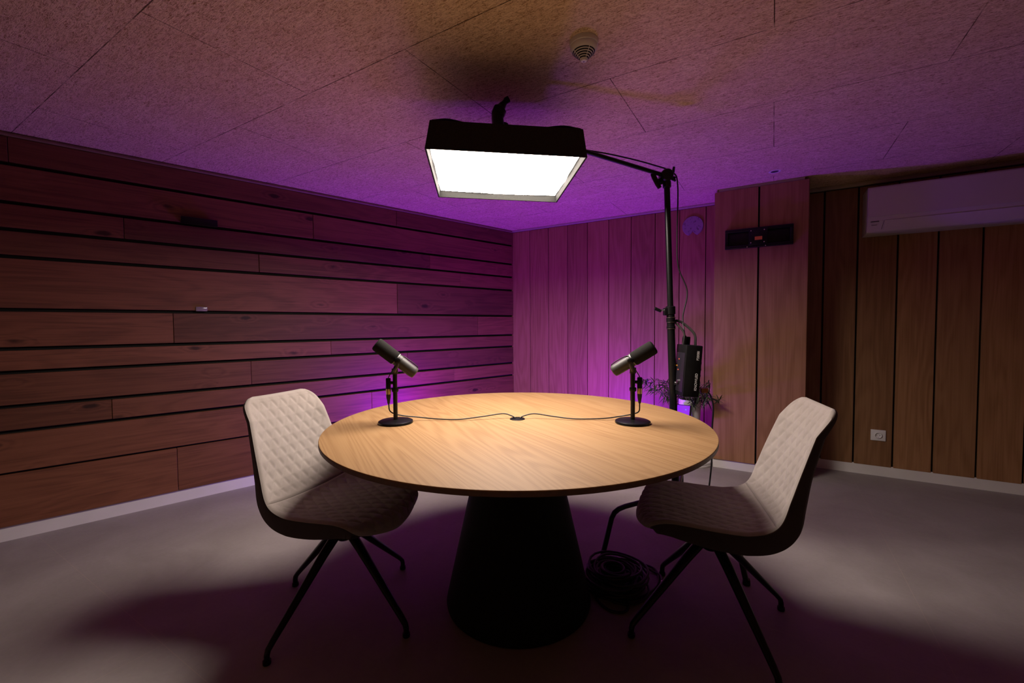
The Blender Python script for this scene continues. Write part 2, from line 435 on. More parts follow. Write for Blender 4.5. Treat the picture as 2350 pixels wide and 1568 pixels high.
# ================================================================== CHAIRS
PROF = [(0.250, 0.395), (0.250, 0.420), (0.237, 0.445), (0.19, 0.459), (0.11, 0.459), (0.02, 0.453), (-0.07, 0.450), (-0.142, 0.458),
        (-0.188, 0.486), (-0.221, 0.545), (-0.254, 0.640), (-0.288, 0.735), (-0.320, 0.818), (-0.344, 0.870)]
WID = [0.158, 0.182, 0.197, 0.206, 0.214, 0.218, 0.218, 0.215, 0.211, 0.207, 0.200, 0.190, 0.178, 0.156]
THK = [0.022, 0.034, 0.050, 0.066, 0.084, 0.094, 0.098, 0.100, 0.090, 0.068, 0.050, 0.041, 0.034, 0.024]
def chair_surface():
    n = 9
    P = spline([(x, z, w) for (x, z), w in zip(PROF, WID)], n)
    T = spline([(a, 0, 0) for a in THK], n)
    L = [0.0]
    for a, b in zip(P, P[1:]): L.append(L[-1] + math.hypot(b.x - a.x, b.y - a.y))
    return P, [v.x for v in T], L, n * 8 - 3
CP, CT, CL, CREASE = chair_surface()
def chair_w(i):
    w = CP[i].z
    e = CL[-1] - CL[i]
    r = 0.045
    if e < r: w -= r * (1 - math.sqrt(max(0, 1 - ((r - e) / r) ** 2))) * 0.85
    e = CL[i]; r = 0.075
    if e < r: w -= r * (1 - math.sqrt(max(0, 1 - ((r - e) / r) ** 2))) * 0.8
    return w
def chair_n(i):
    a, b = CP[max(i - 1, 0)], CP[min(i + 1, len(CP) - 1)]
    d = Vector((b.x - a.x, 0, b.y - a.y)).normalized()
    return Vector((-d.z, 0, d.x)) if False else Vector((d.z, 0, -d.x))
def chair_pt(i, t_, off):
    c = CP[i]
    back = min(1.0, max(0.0, (CL[i] - CL[CREASE] + 0.1) / 0.2))
    rise = (0.014 + 0.022 * back) * abs(t_) ** 2.6 * min(1, CL[i] / 0.14) * min(1, (CL[-1] - CL[i]) / 0.12 + 0.15)
    fr = max(0.0, 1 - CL[i] / 0.26)
    bulge = 0.045 * (1 - abs(t_) ** 2.2) * fr * fr
    return Vector((c.x + bulge - 0.02 * fr * fr, t_ * chair_w(i), c.y - 0.012 * fr * fr * (1 - t_ * t_))) + chair_n(i) * (rise + off)
def quilt(u, v, edge):
    d = 9.0
    for sgn in (1, -1):
        q = u / 0.047 + sgn * v / 0.080
        fr = abs(q - round(q)) / math.hypot(1 / 0.047, 1 / 0.080)
        d = min(d, fr)
    g = -0.0046 * math.exp(-abs(d / 0.0065) ** 1.3)
    f = min(1.0, max(0.0, (edge - 0.012) / 0.022))
    puff = 0.0
    if edge < 0.016: puff = -0.010 * (1 - edge / 0.016) ** 2
    return g * f + puff
def cushion(i0, i1, seam0, seam1, sub=3, nt=84):
    """padded quilted sheet between two stations of the profile"""
    bm = B(); rows = []
    N = (i1 - i0) * sub
    def at(f):
        i = min(int(f), len(CP) - 2); a = f - i
        return i, a
    for r in range(N + 1):
        f = i0 + r / sub; i, a = at(f)
        v = CL[i] * (1 - a) + CL[i + 1] * a
        row = []
        for j in range(nt + 1):
            tt = -1 + 2 * j / nt
            w = chair_w(i) * (1 - a) + chair_w(i + 1) * a
            edge = min((1 - abs(tt)) * w, v - CL[i0] + (0.004 if seam0 else 0), CL[i1] - v + (0.004 if seam1 else 0))
            off = quilt(tt * w, v, max(0, edge))
            p = chair_pt(i, tt, off) * (1 - a) + chair_pt(i + 1, tt, off) * a
            row.append(bm.verts.new(p))
        rows.append(row)
    low = []; LT = [-1 + 2 * q / 12 for q in range(13)]
    for r in range(N + 1):
        f = i0 + r / sub; i, a = at(f)
        low.append([bm.verts.new(chair_pt(i, s_ * 0.985, -0.016) * (1 - a) + chair_pt(i + 1, s_ * 0.985, -0.016) * a) for s_ in LT])
    for A, C in zip(rows, rows[1:]):
        for j in range(nt): bm.faces.new((A[j], A[j + 1], C[j + 1], C[j]))
    for r in range(N):
        bm.faces.new((rows[r][0], rows[r + 1][0], low[r + 1][0], low[r][0]))
        bm.faces.new((rows[r][-1], low[r][-1], low[r + 1][-1], rows[r + 1][-1]))
        for q in range(12): bm.faces.new((low[r][q], low[r + 1][q], low[r + 1][q + 1], low[r][q + 1]))
    for R_, L_ in ((rows[0], low[0]), (rows[-1], low[-1])):
        for q in range(12): bm.faces.new([*R_[q * nt // 12:(q + 1) * nt // 12 + 1], L_[q + 1], L_[q]])
    return bm
def shell():
    bm = B(); nt = 26; inner = []; outer = []
    n = len(CP)
    for i in range(n):
        ri, ro = [], []
        for j in range(nt + 1):
            tt = -1 + 2 * j / nt
            ri.append(bm.verts.new(chair_pt(i, tt * 1.004, -0.0135)))
            prof = 1 - 0.16 * abs(tt) ** 4
            p = chair_pt(i, tt, -CT[i] * prof)
            p.y *= 1.0 - 0.06 * min(1, CT[i] / 0.09) * abs(tt)
            ro.append(bm.verts.new(p))
        inner.append(ri); outer.append(ro)
    for i in range(n - 1):
        for j in range(nt):
            bm.faces.new((inner[i][j], inner[i][j + 1], inner[i + 1][j + 1], inner[i + 1][j]))
            bm.faces.new((outer[i][j], outer[i + 1][j], outer[i + 1][j + 1], outer[i][j + 1]))
        bm.faces.new((inner[i][0], inner[i + 1][0], outer[i + 1][0], outer[i][0]))
        bm.faces.new((inner[i][-1], outer[i][-1], outer[i + 1][-1], inner[i + 1][-1]))
    for j in range(nt):
        bm.faces.new((inner[0][j], outer[0][j], outer[0][j + 1], inner[0][j + 1]))
        bm.faces.new((inner[-1][j], inner[-1][j + 1], outer[-1][j + 1], outer[-1][j]))
    return bm
def chair_leg(ang):
    bm = B(); c, s = math.cos(ang), math.sin(ang)
    def P(r, z): return (r * c, r * s, z)
    tube(bm, [P(0.012, 0.336), P(0.05, 0.312), P(0.10, 0.268), P(0.302, 0.068), P(0.322, 0.046), P(0.327, 0.030), P(0.327, 0.012)],
         [0.021, 0.0205, 0.0195, 0.0125, 0.0115, 0.011, 0.011], 12, flat=0.8)
    return bm
def make_chair(label, loc, face, leg0):
    root = thing('dining_chair', label, 'chair', loc, face, 'two quilted swivel chairs at the round table')
    obj('seat', cushion(0, CREASE, False, True), M['beige'], root, local=True, angle=60)
    obj('backrest', cushion(CREASE, len(CP) - 1, True, False), M['beige'], root, local=True, angle=60)
    obj('seat_shell', shell(), M['brown_fabric'], root, local=True, angle=55)
    bm = B(); lathe(bm, [(0, 0.29), (0.022, 0.29), (0.030, 0.296), (0.034, 0.345), (0.050, 0.352), (0.047, 0.372), (0, 0.372)], seg=28)
    obj('swivel_column', bm, M['black_metal'], root, local=True)
    for q in range(4):
        a = leg0 - face + q * PI / 2
        lg = obj('leg', chair_leg(a), M['black_metal'], root, local=True)
        bm = B(); lathe(bm, [(0, 0), (0.0125, 0), (0.0135, 0.003), (0.0135, 0.013), (0, 0.013)], (0.327 * math.cos(a), 0.327 * math.sin(a), 0), seg=16)
        obj('foot_cap', bm, M['black_plastic'], lg, local=True)
    return root
make_chair('beige quilted chair in front of the horizontal pine boards, back towards that wall', (-1.473, 1.111, 0), math.radians(9.5), math.radians(2))
make_chair('beige quilted chair on the side of the wall socket, beside the pillar', (-0.194, 1.772, 0), math.radians(195), math.radians(43.6))

# ================================================================== MICROPHONES
def mic_set(base, W, Bd, clip_dir, where, mate):
    base = Vector((*base, TZ)); W = Vector(W); Bd = Vector(Bd)
    ax = (W - Bd).normalized(); Lm = (W - Bd).length
    root = thing('desk_mic_stand', f'black round-based desk stand holding the microphone {where}', 'microphone stand', base, 0, 'desk microphone stands')
    bm = B(); lathe(bm, [(0, 0), (0.069, 0), (0.0705, 0.003), (0.069, 0.009), (0.062, 0.0125), (0.020, 0.0155), (0, 0.0155)], base, seg=56)
    obj('round_base', bm, M['black_metal'], root)
    mid = (W + Bd) / 2
    piv = Bd + ax * Lm * 0.46
    top = Vector((base.x, base.y, 0.966))
    bm = B(); tube(bm, [base + Vector((0, 0, 0.0145)), top], 0.0088, 18)
    obj('pole', bm, M['black_metal'], root)
    bm = B(); lathe(bm, [(0.0088, 0), (0.0125, 0.001), (0.0135, 0.004), (0.0135, 0.013), (0.0125, 0.016), (0.0088, 0.017)], base + Vector((0, 0, 0.128)), seg=24)
    obj('height_collar', bm, M['black_plastic'], root)
    # microphone
    mk = thing('microphone', f'dark grey microphone with black foam windscreen, {mate}', 'microphone', top, 0, 'broadcast microphones on the table')
    bm = B(); s0 = Bd + ax * 0.0
    lathe(bm, [(0, 0), (0.017, 0), (0.022, 0.003), (0.0238, 0.009), (0.0245, 0.016), (0.0245, Lm * 0.40), (0.0255, Lm * 0.405), (0.0255, Lm * 0.47), (0.023, Lm * 0.475), (0.023, Lm * 0.53), (0, Lm * 0.53)], s0, ax, 40)
    obj('body', bm, M['mic_grey'], mk)
    bm = B(); lathe(bm, [(0, Lm * 0.505), (0.0262, Lm * 0.505), (0.0285, Lm * 0.52), (0.0288, Lm * 0.75), (0.0285, Lm - 0.010), (0.0265, Lm - 0.003), (0.021, Lm), (0, Lm + 0.0012)], s0, ax, 40)
    obj('windscreen', bm, M['foam'], mk, label='black foam windscreen')
    bm = B(); lathe(bm, [(0.0235, Lm * 0.475), (0.0262, Lm * 0.478), (0.0262, Lm * 0.498), (0.0235, Lm * 0.502)], s0, ax, 40)
    obj('ring', bm, plain('light_grey_enamel', (0.22, 0.21, 0.19), 0.35), mk, label='lighter grey ring')
    # yoke: two arms on both sides of the body, meeting at the pole top
    side = ax.cross(Vector((0, 0, 1))).normalized()
    bm = B()
    for sg in (-1, 1):
        a = piv + side * sg * 0.031
        pts = spline([a, a - Vector((0, 0, 0.020)), top + side * sg * 0.016 + Vector((0, 0, 0.004)), top + side * sg * 0.006 - Vector((0, 0, 0.004))], 5)
        tube(bm, pts, 0.0062, 10)
    tube(bm, [top - Vector((0, 0, 0.012)), top + Vector((0, 0, 0.010))], 0.0125, 16)
    obj('yoke', bm, M['mic_grey'], mk)
    for sg in (-1, 1):
        bm = B(); lathe(bm, [(0, 0), (0.012, 0), (0.0125, 0.002), (0.0125, 0.008), (0.010, 0.010), (0, 0.010)], piv + side * sg * 0.0285, side * sg, 20)
        obj('yoke_knob', bm, M['black_plastic'], mk)
    # short lead on the body
    up = (Vector((0, 0, 1)) - ax * ax.z).normalized()
    bm = B()
    tube(bm, spline([Bd + ax * 0.008 + up * 0.020 , Bd + ax * 0.014 + up * 0.0275, Bd + ax * Lm * 0.28 + up * 0.0285, piv + up * 0.0215 + side * 0.017, piv - Vector((0, 0, 0.006)) + side * 0.030, Vector((base.x, base.y, 0)) + Vector(clip_dir) * 0.018 + Vector((0, 0, 0.955)), Vector((base.x, base.y, 0)) + Vector(clip_dir) * 0.0275 + Vector((0, 0, 0.938))], 8), 0.0019, 8)
    obj('lead', bm, M['rubber'], mk)
    return root, mk
micL = mic_set((-1.320, 1.253), (-1.372, 1.203, 1.080), (-1.262, 1.312, 0.952), (-0.855, -0.518, 0), 'nearer the pine boards', 'aimed at the chair by the pine boards')
micR = mic_set((-0.479, 1.727), (-0.398, 1.738, 1.062), (-0.556, 1.712, 0.958), (0.855, 0.518, 0), 'nearer the pillar', 'aimed at the chair beside the pillar')

def mic_cable(base, clip_dir, pts, label):
    d = Vector(clip_dir); b = Vector((*base, 0)); c = b + d * 0.0275
    root = thing('microphone_cable', label, 'cable', (c.x, c.y, TZ), 0, 'microphone cables on the table')
    bm = B(); tube(bm, spline([c + Vector((0, 0, 0.830)), *pts], 10), 0.0026, 10)
    obj('cord', bm, M['rubber'], root)
    bm = B(); lathe(bm, [(0, 0.937), (0.0085, 0.937), (0.0098, 0.935), (0.0100, 0.893), (0, 0.893)], c, seg=20)
    obj('inline_plug', bm, M['black_plastic'], root)
    bm = B(); lathe(bm, [(0, 0.894), (0.0098, 0.894), (0.0100, 0.890), (0.0100, 0.871), (0, 0.870)], c, seg=20)
    obj('connector_ring', bm, M['brass'], root, label='brass coloured connector ring')
    bm = B(); lathe(bm, [(0, 0.871), (0.0094, 0.871), (0.0088, 0.858), (0.0045, 0.832), (0, 0.829)], c, seg=20)
    obj('strain_relief', bm, M['rubber'], root)
    bm = B(); tube(bm, [b + d * 0.007 + Vector((0, 0, 0.918)), c + Vector((0, 0, 0.918))], 0.0065, 10)
    obj('clip', bm, M['black_plastic'], root)
    return root
zt = TZ + 0.0028
mic_cable((-1.320, 1.253), (-0.855, -0.518, 0), [(-1.335, 1.240, 0.800), (-1.316, 1.277, 0.780), (-1.262, 1.340, zt + 0.010), (-1.20, 1.372, zt + 0.004), (-1.12, 1.412, zt + 0.003), (-1.045, 1.485, zt + 0.010), (-0.985, 1.545, zt + 0.017), (-0.950, 1.557, zt + 0.010), (-0.932, 1.560, TZ + 0.0045)],
          'thin black cable from the microphone by the pine boards to the table grommet')
mic_cable((-0.479, 1.727), (0.855, 0.518, 0), [(-0.458, 1.742, 0.800), (-0.480, 1.745, 0.786), (-0.53, 1.765, zt + 0.014), (-0.60, 1.720, zt + 0.004), (-0.70, 1.660, zt + 0.003), (-0.79, 1.635, zt + 0.009), (-0.865, 1.610, zt + 0.017), (-0.900, 1.580, zt + 0.010), (-0.912, 1.566, TZ + 0.0045)],
          'thin black cable from the microphone by the pillar to the table grommet')

# ================================================================== SOFTBOX ON A BOOM STAND
SBO = Vector((-1.0548, 1.6654, 1.8043))                       # middle of the open lower rim
SBR = Euler((0.003, 0.0257, 0.0), 'XYZ').to_matrix()
SBR = Matrix.Rotation(0.6314, 3, 'Z') @ SBR
SBC = SBO - SBR @ Vector((0, 0, 1.8)); SBZ = SBR @ Vector((0, 0, 1))
def sb(x, y, z): return SBC + SBR @ Vector((x, y, z))
st = thing('softbox_light', 'glowing square softbox with black fabric skirt hanging over the round table', 'studio light', (SBO.x, SBO.y, 1.8))
hw0, hw1 = 0.3100, 0.2945
bm = B()
def ringq(h, z): return [bm.verts.new(sb(x * h, y * h, z)) for x, y in ((-1, -1), (1, -1), (1, 1), (-1, 1))]
def wavy(h, z, n=24, amp=0.0):
    vs = []
    cs = [(-1, -1), (1, -1), (1, 1), (-1, 1)]
    for q in range(4):
        (x0, y0), (x1, y1) = cs[q], cs[(q + 1) % 4]
        for j in range(n):
            f = j / n
            w = amp * (math.sin(f * 9 + q * 2.1) + 0.6 * math.sin(f * 23 + q))
            k = h + w * math.sin(PI * f)
            x, y = x0 + (x1 - x0) * f, y0 + (y1 - y0) * f
            sag = -0.004 * math.sin(PI * f) if amp else 0
            vs.append(bm.verts.new(sb(x * k, y * k, z + sag)))
    return vs
R1, R2, R3, R4 = wavy(hw0, 1.800), wavy(hw1, 1.913), wavy(hw1 - 0.006, 1.913), wavy(hw0 - 0.006, 1.801)
def bridge(A, C, mi):
    n = len(A)
    for j in range(n):
        f = bm.faces.new((A[j], A[(j + 1) % n], C[(j + 1) % n], C[j])); f.material_index = mi
bridge(R1, R2, 0); bridge(R2, R3, 0); bridge(R3, R4, 1); bridge(R4, R1, 0)
obj('fabric_skirt', bm, [M['black_fabric'], M['lip_fabric']], st, angle=50)
bm = B(); box(bm, sb(0, 0, 1.910), (0.586, 0.586, 0.012), SBR, 0.003)
obj('back_panel', bm, M['black_fabric'], st)
bm = B()
vs = wavy(hw0 - 0.0135, 1.832, 24, 0.0024)
cv = bm.verts.new(sb(0, 0, 1.826))
for j in range(len(vs)): bm.faces.new((vs[j], vs[(j + 1) % len(vs)], cv))
bmesh.ops.recalc_face_normals(bm, faces=bm.faces[:])
obj('diffuser', bm, M['softbox_glow'], st, label='bright white glowing diffuser cloth')
for sx, sy in ((-1, -1), (1, -1), (1, 1), (-1, 1)):
    bm = B(); tube(bm, spline([sb(sx * 0.03, sy * 0.03, 1.955), sb(sx * 0.12, sy * 0.12, 1.972), sb(sx * 0.22, sy * 0.22, 1.952), sb(sx * 0.285, sy * 0.285, 1.916)], 8), 0.0042, 10)
    obj('flex_rod', bm, M['black_plastic'], st)
bm = B(); lathe(bm, [(0, 1.916), (0.095, 1.916), (0.095, 1.928), (0.055, 1.962), (0.045, 1.985), (0.030, 1.99), (0, 1.99)], SBC, SBZ, seg=32)
tube(bm, [sb(0, 0, 1.98), sb(0.004, 0, 2.05)], 0.020, 16)
obj('centre_mount', bm, M['black_metal'], st)
bm = B(); tube(bm, spline([sb(-0.02, -0.02, 2.02), sb(-0.026, -0.02, 2.07), sb(-0.012, -0.02, 2.11), sb(0.012, -0.02, 2.145)], 6), [0.027] * 7 + [0.030] * 5 + [0.022, 0.018, 0.016, 0.014, 0.012, 0.012, 0.012], 16)
tube(bm, [sb(0.006, -0.02, 2.140), sb(0.022, -0.022, 2.150)], 0.014, 12)
obj('tilt_head', bm, M['black_metal'], st)

HUB = Vector((-0.42, 2.37, 0)); CLAMP = Vector((-0.483, 2.359, 1.918))
ls = thing('light_stand', 'tall black boom stand leaning behind the table, holding up the softbox', 'light stand', HUB)
def col(z): return HUB.lerp(CLAMP, z / CLAMP.z)
bm = B(); tube(bm, [col(0.06), col(1.14)], 0.0195, 20); obj('lower_pole', bm, M['black_metal'], ls)
bm = B(); tube(bm, [col(1.12), col(1.885)], 0.0150, 20); obj('upper_pole', bm, M['black_metal'], ls)
cx_ = (CLAMP - HUB).normalized()
bm = B(); lathe(bm, [(0.015, 0), (0.0225, 0.001), (0.0225, 0.016), (0.0205, 0.017), (0.0205, 0.036), (0.0225, 0.037), (0.0225, 0.060), (0.0205, 0.061), (0.0205, 0.078), (0.0245, 0.080), (0.0245, 0.118), (0.019, 0.122), (0.015, 0.122)], col(1.122), cx_, 28)
hr = Vector((0.855, 0.518, 0))
box(bm, col(1.215) - hr * 0.022, (0.028, 0.030, 0.040), Matrix.Rotation(YAW, 3, 'Z'), 0.004)
clr = obj('locking_collar', bm, M['black_metal'], ls)
for zz in (1.124, 1.158, 1.182, 1.203):
    bm = B(); lathe(bm, [(0.020, 0), (0.0234, 0.0004), (0.0234, 0.0030), (0.020, 0.0034)], col(zz), cx_, 28)
    obj('chrome_ring', bm, M['chrome'], clr, label='thin bright ring')
bm = B(); tube(bm, [col(1.222) - hr * 0.030, col(1.226) - hr * 0.070], 0.0055, 10); obj('lever_arm', bm, M['chrome'], clr)
bm = B(); tube(bm, [col(1.218) - hr * 0.050, col(1.232) - hr * 0.082], [0.008, 0.009], 10); obj('lever_handle', bm, M['black_plastic'], clr)
# head clamp
bm = B(); lathe(bm, [(0.015, -0.060), (0.021, -0.058), (0.021, -0.030), (0.017, -0.026), (0.017, 0.012), (0, 0.016)], CLAMP, cx_, 24)
hf = Vector((-0.518, 0.855, 0))
lathe(bm, [(0, -0.030), (0.028, -0.030), (0.032, -0.024), (0.032, 0.024), (0.028, 0.030), (0, 0.030)], CLAMP - hr * 0.004, hf, 26)
tube(bm, [CLAMP - hr * 0.01 + Vector((0, 0, -0.02)), CLAMP - hr * 0.050 + Vector((0, 0, -0.032))], 0.017, 14)
hc = obj('head_clamp', bm, M['black_metal'], ls)
bm = B()
kc = CLAMP - hr * 0.062 - hf * 0.02 + Vector((0, 0, -0.030))
kd = Vector((0.40, 0.24, -0.88)).normalized()
tube(bm, [kc - kd * 0.042, kc - kd * 0.02, kc + kd * 0.02, kc + kd * 0.042], [0.010, 0.0125, 0.0125, 0.010], 12)
tube(bm, [kc, kc + hr * 0.03 + hf * 0.01], 0.008, 10)
obj('clamp_knob', bm, M['black_plastic'], hc)
bm = B(); tube(bm, [CLAMP + hr * 0.016 + Vector((0, 0, 0.010)), CLAMP + hr * 0.034 + Vector((0, 0, 0.022)), CLAMP + hr * 0.038 + Vector((0, 0, 0.047))], [0.008, 0.008, 0.006], 10)
tube(bm, [CLAMP + hr * 0.02 + Vector((0, 0, -0.012)), CLAMP + hr * 0.047 + Vector((0, 0, -0.024))], 0.006, 10)
obj('clamp_lever', bm, M['black_metal'], hc)
AE = sb(0.012, 0.0, 2.035)
bm = B(); tube(bm, [CLAMP + (CLAMP - AE).normalized() * 0.05, CLAMP, AE], 0.0105, 16)
obj('boom_arm', bm, M['black_metal'], ls)
bm = B(); tube(bm, [col(0.235), col(0.30)], 0.030, 20)
obj('leg_hub', bm, M['black_metal'], ls)
for foot, bend in (((-0.690, 1.950), 0.83), ((-0.085, 2.120), 0.80), ((-0.47, 2.80), 0.82)):
    f = Vector((*foot, 0.011)); h2 = Vector((HUB.x, HUB.y, 0))
    def Q(a, z): v = h2.lerp(Vector((*foot, 0)), a); v.z = z; return v
    pts = [col(0.262), Q(0.3, 0.257), Q(bend - 0.12, 0.254), Q(bend - 0.04, 0.248), Q(bend + 0.01, 0.236), Q(bend + 0.045, 0.212), f]
    bm = B(); tube(bm, pts, 0.0122, 14)
    lg = obj('leg', bm, M['black_metal'], ls)
    bm = B(); lathe(bm, [(0, 0), (0.015, 0), (0.016, 0.004), (0.0145, 0.026), (0, 0.026)], (f.x, f.y, 0), seg=16)
    obj('foot_cap', bm, M['black_plastic'], lg)

# control box strapped to the stand
hfz = math.radians(25)
cc = Vector((-0.373, 2.360, 0.912))
vd = Vector((cc.x, cc.y, 0)).normalized()                    # away from the camera in plan
fn = Matrix.Rotation(hfz, 3, 'Z') @ (-vd)                   # front of the box
upv = (Vector((0, 0, 1)) + Vector((0.855, 0.518, 0)) * 0.075).normalized()
rt = upv.cross(fn).normalized(); fn = rt.cross(upv).normalized()
CM = Matrix((rt, -fn, upv)).transposed()                     # columns: right, back, up
def cb(x, y, z): return cc + rt * x + (-fn) * y + upv * z
cb_ = thing('light_control_box', 'black power and control box with white lettering strapped to the boom stand', 'light controller', cc)
bm = B(); box(bm, cc, (0.084, 0.118, 0.262), CM, 0.005)
for k in range(5): box(bm, cb(0.0425, -0.02, -0.085 + 0.032 * k), (0.008, 0.06, 0.012), CM, 0.002)
obj('body', bm, M['black_plastic'], cb_)
bm = B(); box(bm, cb(-0.0425, 0.0, -0.01), (0.004, 0.10, 0.20), CM, 0.001)
sp = obj('control_panel', bm, plain('glossy_dark_panel', (0.018, 0.015, 0.022), 0.2), cb_)
for y, z, mt in ((0.010, 0.055, 'red_led'), (-0.030 + 0.06, 0.020, 'orange_led'), (0.012, 0.0, 'red_led')):
    bm = B(); box(bm, cb(-0.0452, y, z), (0.0016, 0.008, 0.006), CM); obj('indicator_light', bm, M[mt], sp)
for y, z in ((0.0, -0.06), (0.03, -0.075)):
    bm = B(); lathe(bm, [(0, 0), (0.010, 0), (0.010, 0.008), (0, 0.009)], cb(-0.0445, y, z), -rt, 18); obj('dial', bm, M['chrome'], sp)
bm = B(); box(bm, cb(-0.005, 0.02, 0.150), (0.020, 0.03, 0.045), CM, 0.004); lathe(bm, [(0, 0), (0.010, 0), (0.011, 0.03), (0.008, 0.045), (0, 0.046)], cb(-0.03, 0.0, 0.131), upv, 16)
obj('plug_socket', bm, M['black_metal'], cb_)
bm = B(); HK = col(1.158) + hr * 0.045
tube(bm, spline([cb(0.030, 0, 0.130), cb(0.018, 0.0, 0.19), HK + Vector((0.012, 0.0, 0.0)), HK - hr * 0.022 + Vector((0, 0, 0.004)), cb(-0.035, 0.0, 0.19), cb(-0.036, 0, 0.130)], 8), 0.0075, 10, flat=0.6)
obj('carry_strap', bm, M['black_fabric'], cb_)
def lettering(txt, size, pos):
    cu = bpy.data.curves.new('lettering', 'FONT'); cu.body = txt; cu.size = size; cu.extrude = 0.0004
    cu.align_x = 'CENTER'; cu.align_y = 'CENTER'; cu.offset = 0.0001
    tmp = bpy.data.objects.new('lettering_source', cu); COL.objects.link(tmp)
    dg = bpy.context.evaluated_depsgraph_get(); me = bpy.data.meshes.new_from_object(tmp.evaluated_get(dg))
    bpy.data.objects.remove(tmp); bpy.data.curves.remove(cu)
    R_ = Matrix((upv, -rt, fn)).transposed().to_4x4(); R_.translation = pos
    bmx = B(); bmx.from_mesh(me); bmx.transform(R_); bpy.data.meshes.remove(me)
    return obj('lettering', bmx, M['white_print'], cb_, smooth=False, label=f'white lettering {txt}')
lettering('KNOWLED', 0.0175, cb(0.020, -0.0596, -0.053))
lettering('F200BI', 0.0170, cb(0.020, -0.0596, 0.080))

# cables around the stand
bm = B(); tube(bm, spline([sb(0.10, 0.02, 1.96), sb(0.22, 0.05, 1.985), AE.lerp(CLAMP, 0.52) + Vector((0, 0, 0.014)), AE.lerp(CLAMP, 0.72) + Vector((0, 0, 0.030)), AE.lerp(CLAMP, 0.9) + Vector((0, 0, 0.036)), CLAMP + hr * 0.030 + Vector((0, 0, 0.02)), CLAMP + hr * 0.058 + Vector((0, 0, -0.05)), col(1.60) + hr * 0.045, col(1.45) + hr * 0.047, col(1.32) + hr * 0.090, HK + hr * 0.018 + Vector((0, 0, 0.03)), cb(-0.03, 0.0, 0.175)], 10), 0.0036, 10)
tag(obj('lamp_cable', bm, M['rubber']), 'black cable running down the boom stand from the softbox to the control box', 'cable')
pc = thing('mains_lead', 'black mains lead with dull orange plug hanging beside the control box', 'cable', (-0.29, 2.385, 0))
bm = B(); box(bm, (-0.297, 2.384, 0.809), (0.036, 0.02, 0.024), Matrix.Rotation(YAW, 3, 'Z'), 0.003)
obj('plug', bm, M['orange_dull'], pc, label='dull orange plug')
bm = B(); tube(bm, spline([(-0.284, 2.386, 0.806), (-0.268, 2.388, 0.785), (-0.254, 2.388, 0.726), (-0.258, 2.388, 0.614), (-0.262, 2.392, 0.40), (-0.30, 2.41, 0.10), (-0.36, 2.46, 0.006), (-0.40, 2.56, 0.006), (-0.30, 2.60, 0.006), (-0.26, 2.48, 0.006), (-0.34, 2.44, 0.010), (-0.46, 2.42, 0.006)], 10), 0.0042, 10)
obj('cord', bm, M['rubber'], pc)

# coil of cable on the floor
cl = thing('cable_coil', 'tangled coil of black cable on the floor beside the cone base', 'cable', (-0.575, 1.815, 0))
rng = random.Random(3)
pts = []
for k in range(16 * 22):
    a = k / 22 * 2 * PI; lp = k / 22
    rr = 0.105 + 0.022 * math.sin(lp * 2.3) + 0.012 * math.sin(a * 1.31 + lp)
    ccx, ccy = -0.578 + 0.020 * math.sin(lp * 1.9), 1.822 + 0.020 * math.cos(lp * 1.3)
    z = 0.008 + 0.0048 * lp + 0.006 * math.sin(a * 2 + lp)
    pts.append((ccx + rr * math.cos(a), ccy + rr * math.sin(a), max(0.006, z)))
bm = B(); tube(bm, pts, 0.0052, 8); obj('cord', bm, M['rubber'], cl)
pts = []
for k in range(7 * 18):
    a = k / 18 * 2 * PI; lp = k / 18
    rr = 0.055 + 0.02 * math.sin(lp * 2.9); pts.append((-0.578 + rr * math.cos(a), 1.822 + rr * math.sin(a), 0.010 + 0.011 * lp))
bm = B(); tube(bm, pts, 0.0062, 8); obj('cord', bm, M['rubber'], cl)
bm = B(); tube(bm, spline([(-0.66, 1.80, 0.03), (-0.63, 1.70, 0.008), (-0.55, 1.64, 0.006), (-0.49, 1.66, 0.006), (-0.50, 1.72, 0.006), (-0.60, 1.70, 0.006), (-0.68, 1.72, 0.006), (-0.70, 1.66, 0.006)], 10), 0.005, 8)
tube(bm, spline([(-0.62, 1.92, 0.03), (-0.55, 2.02, 0.012), (-0.46, 2.03, 0.006), (-0.42, 1.93, 0.006), (-0.44, 1.82, 0.006), (-0.50, 1.74, 0.006), (-0.60, 1.70, 0.012)], 10), 0.005, 8)
tube(bm, spline([(-0.60, 1.95, 0.05), (-0.52, 1.99, 0.03), (-0.46, 2.00, 0.008), (-0.425, 1.985, 0.010), (-0.408, 1.952, 0.012)], 10), 0.005, 8)
obj('loose_loop', bm, M['rubber'], cl)
bm = B(); tube(bm, [(-0.410, 1.956, 0.012), (-0.404, 1.944, 0.012), (-0.400, 1.930, 0.012)], [0.007, 0.0095, 0.0095], 14)
tube(bm, [(-0.400, 1.930, 0.012), (-0.394, 1.905, 0.012)], 0.0098, 14, mi=1)
obj('connector', bm, [M['black_plastic'], M['chrome']], cl, label='metal cable connector')

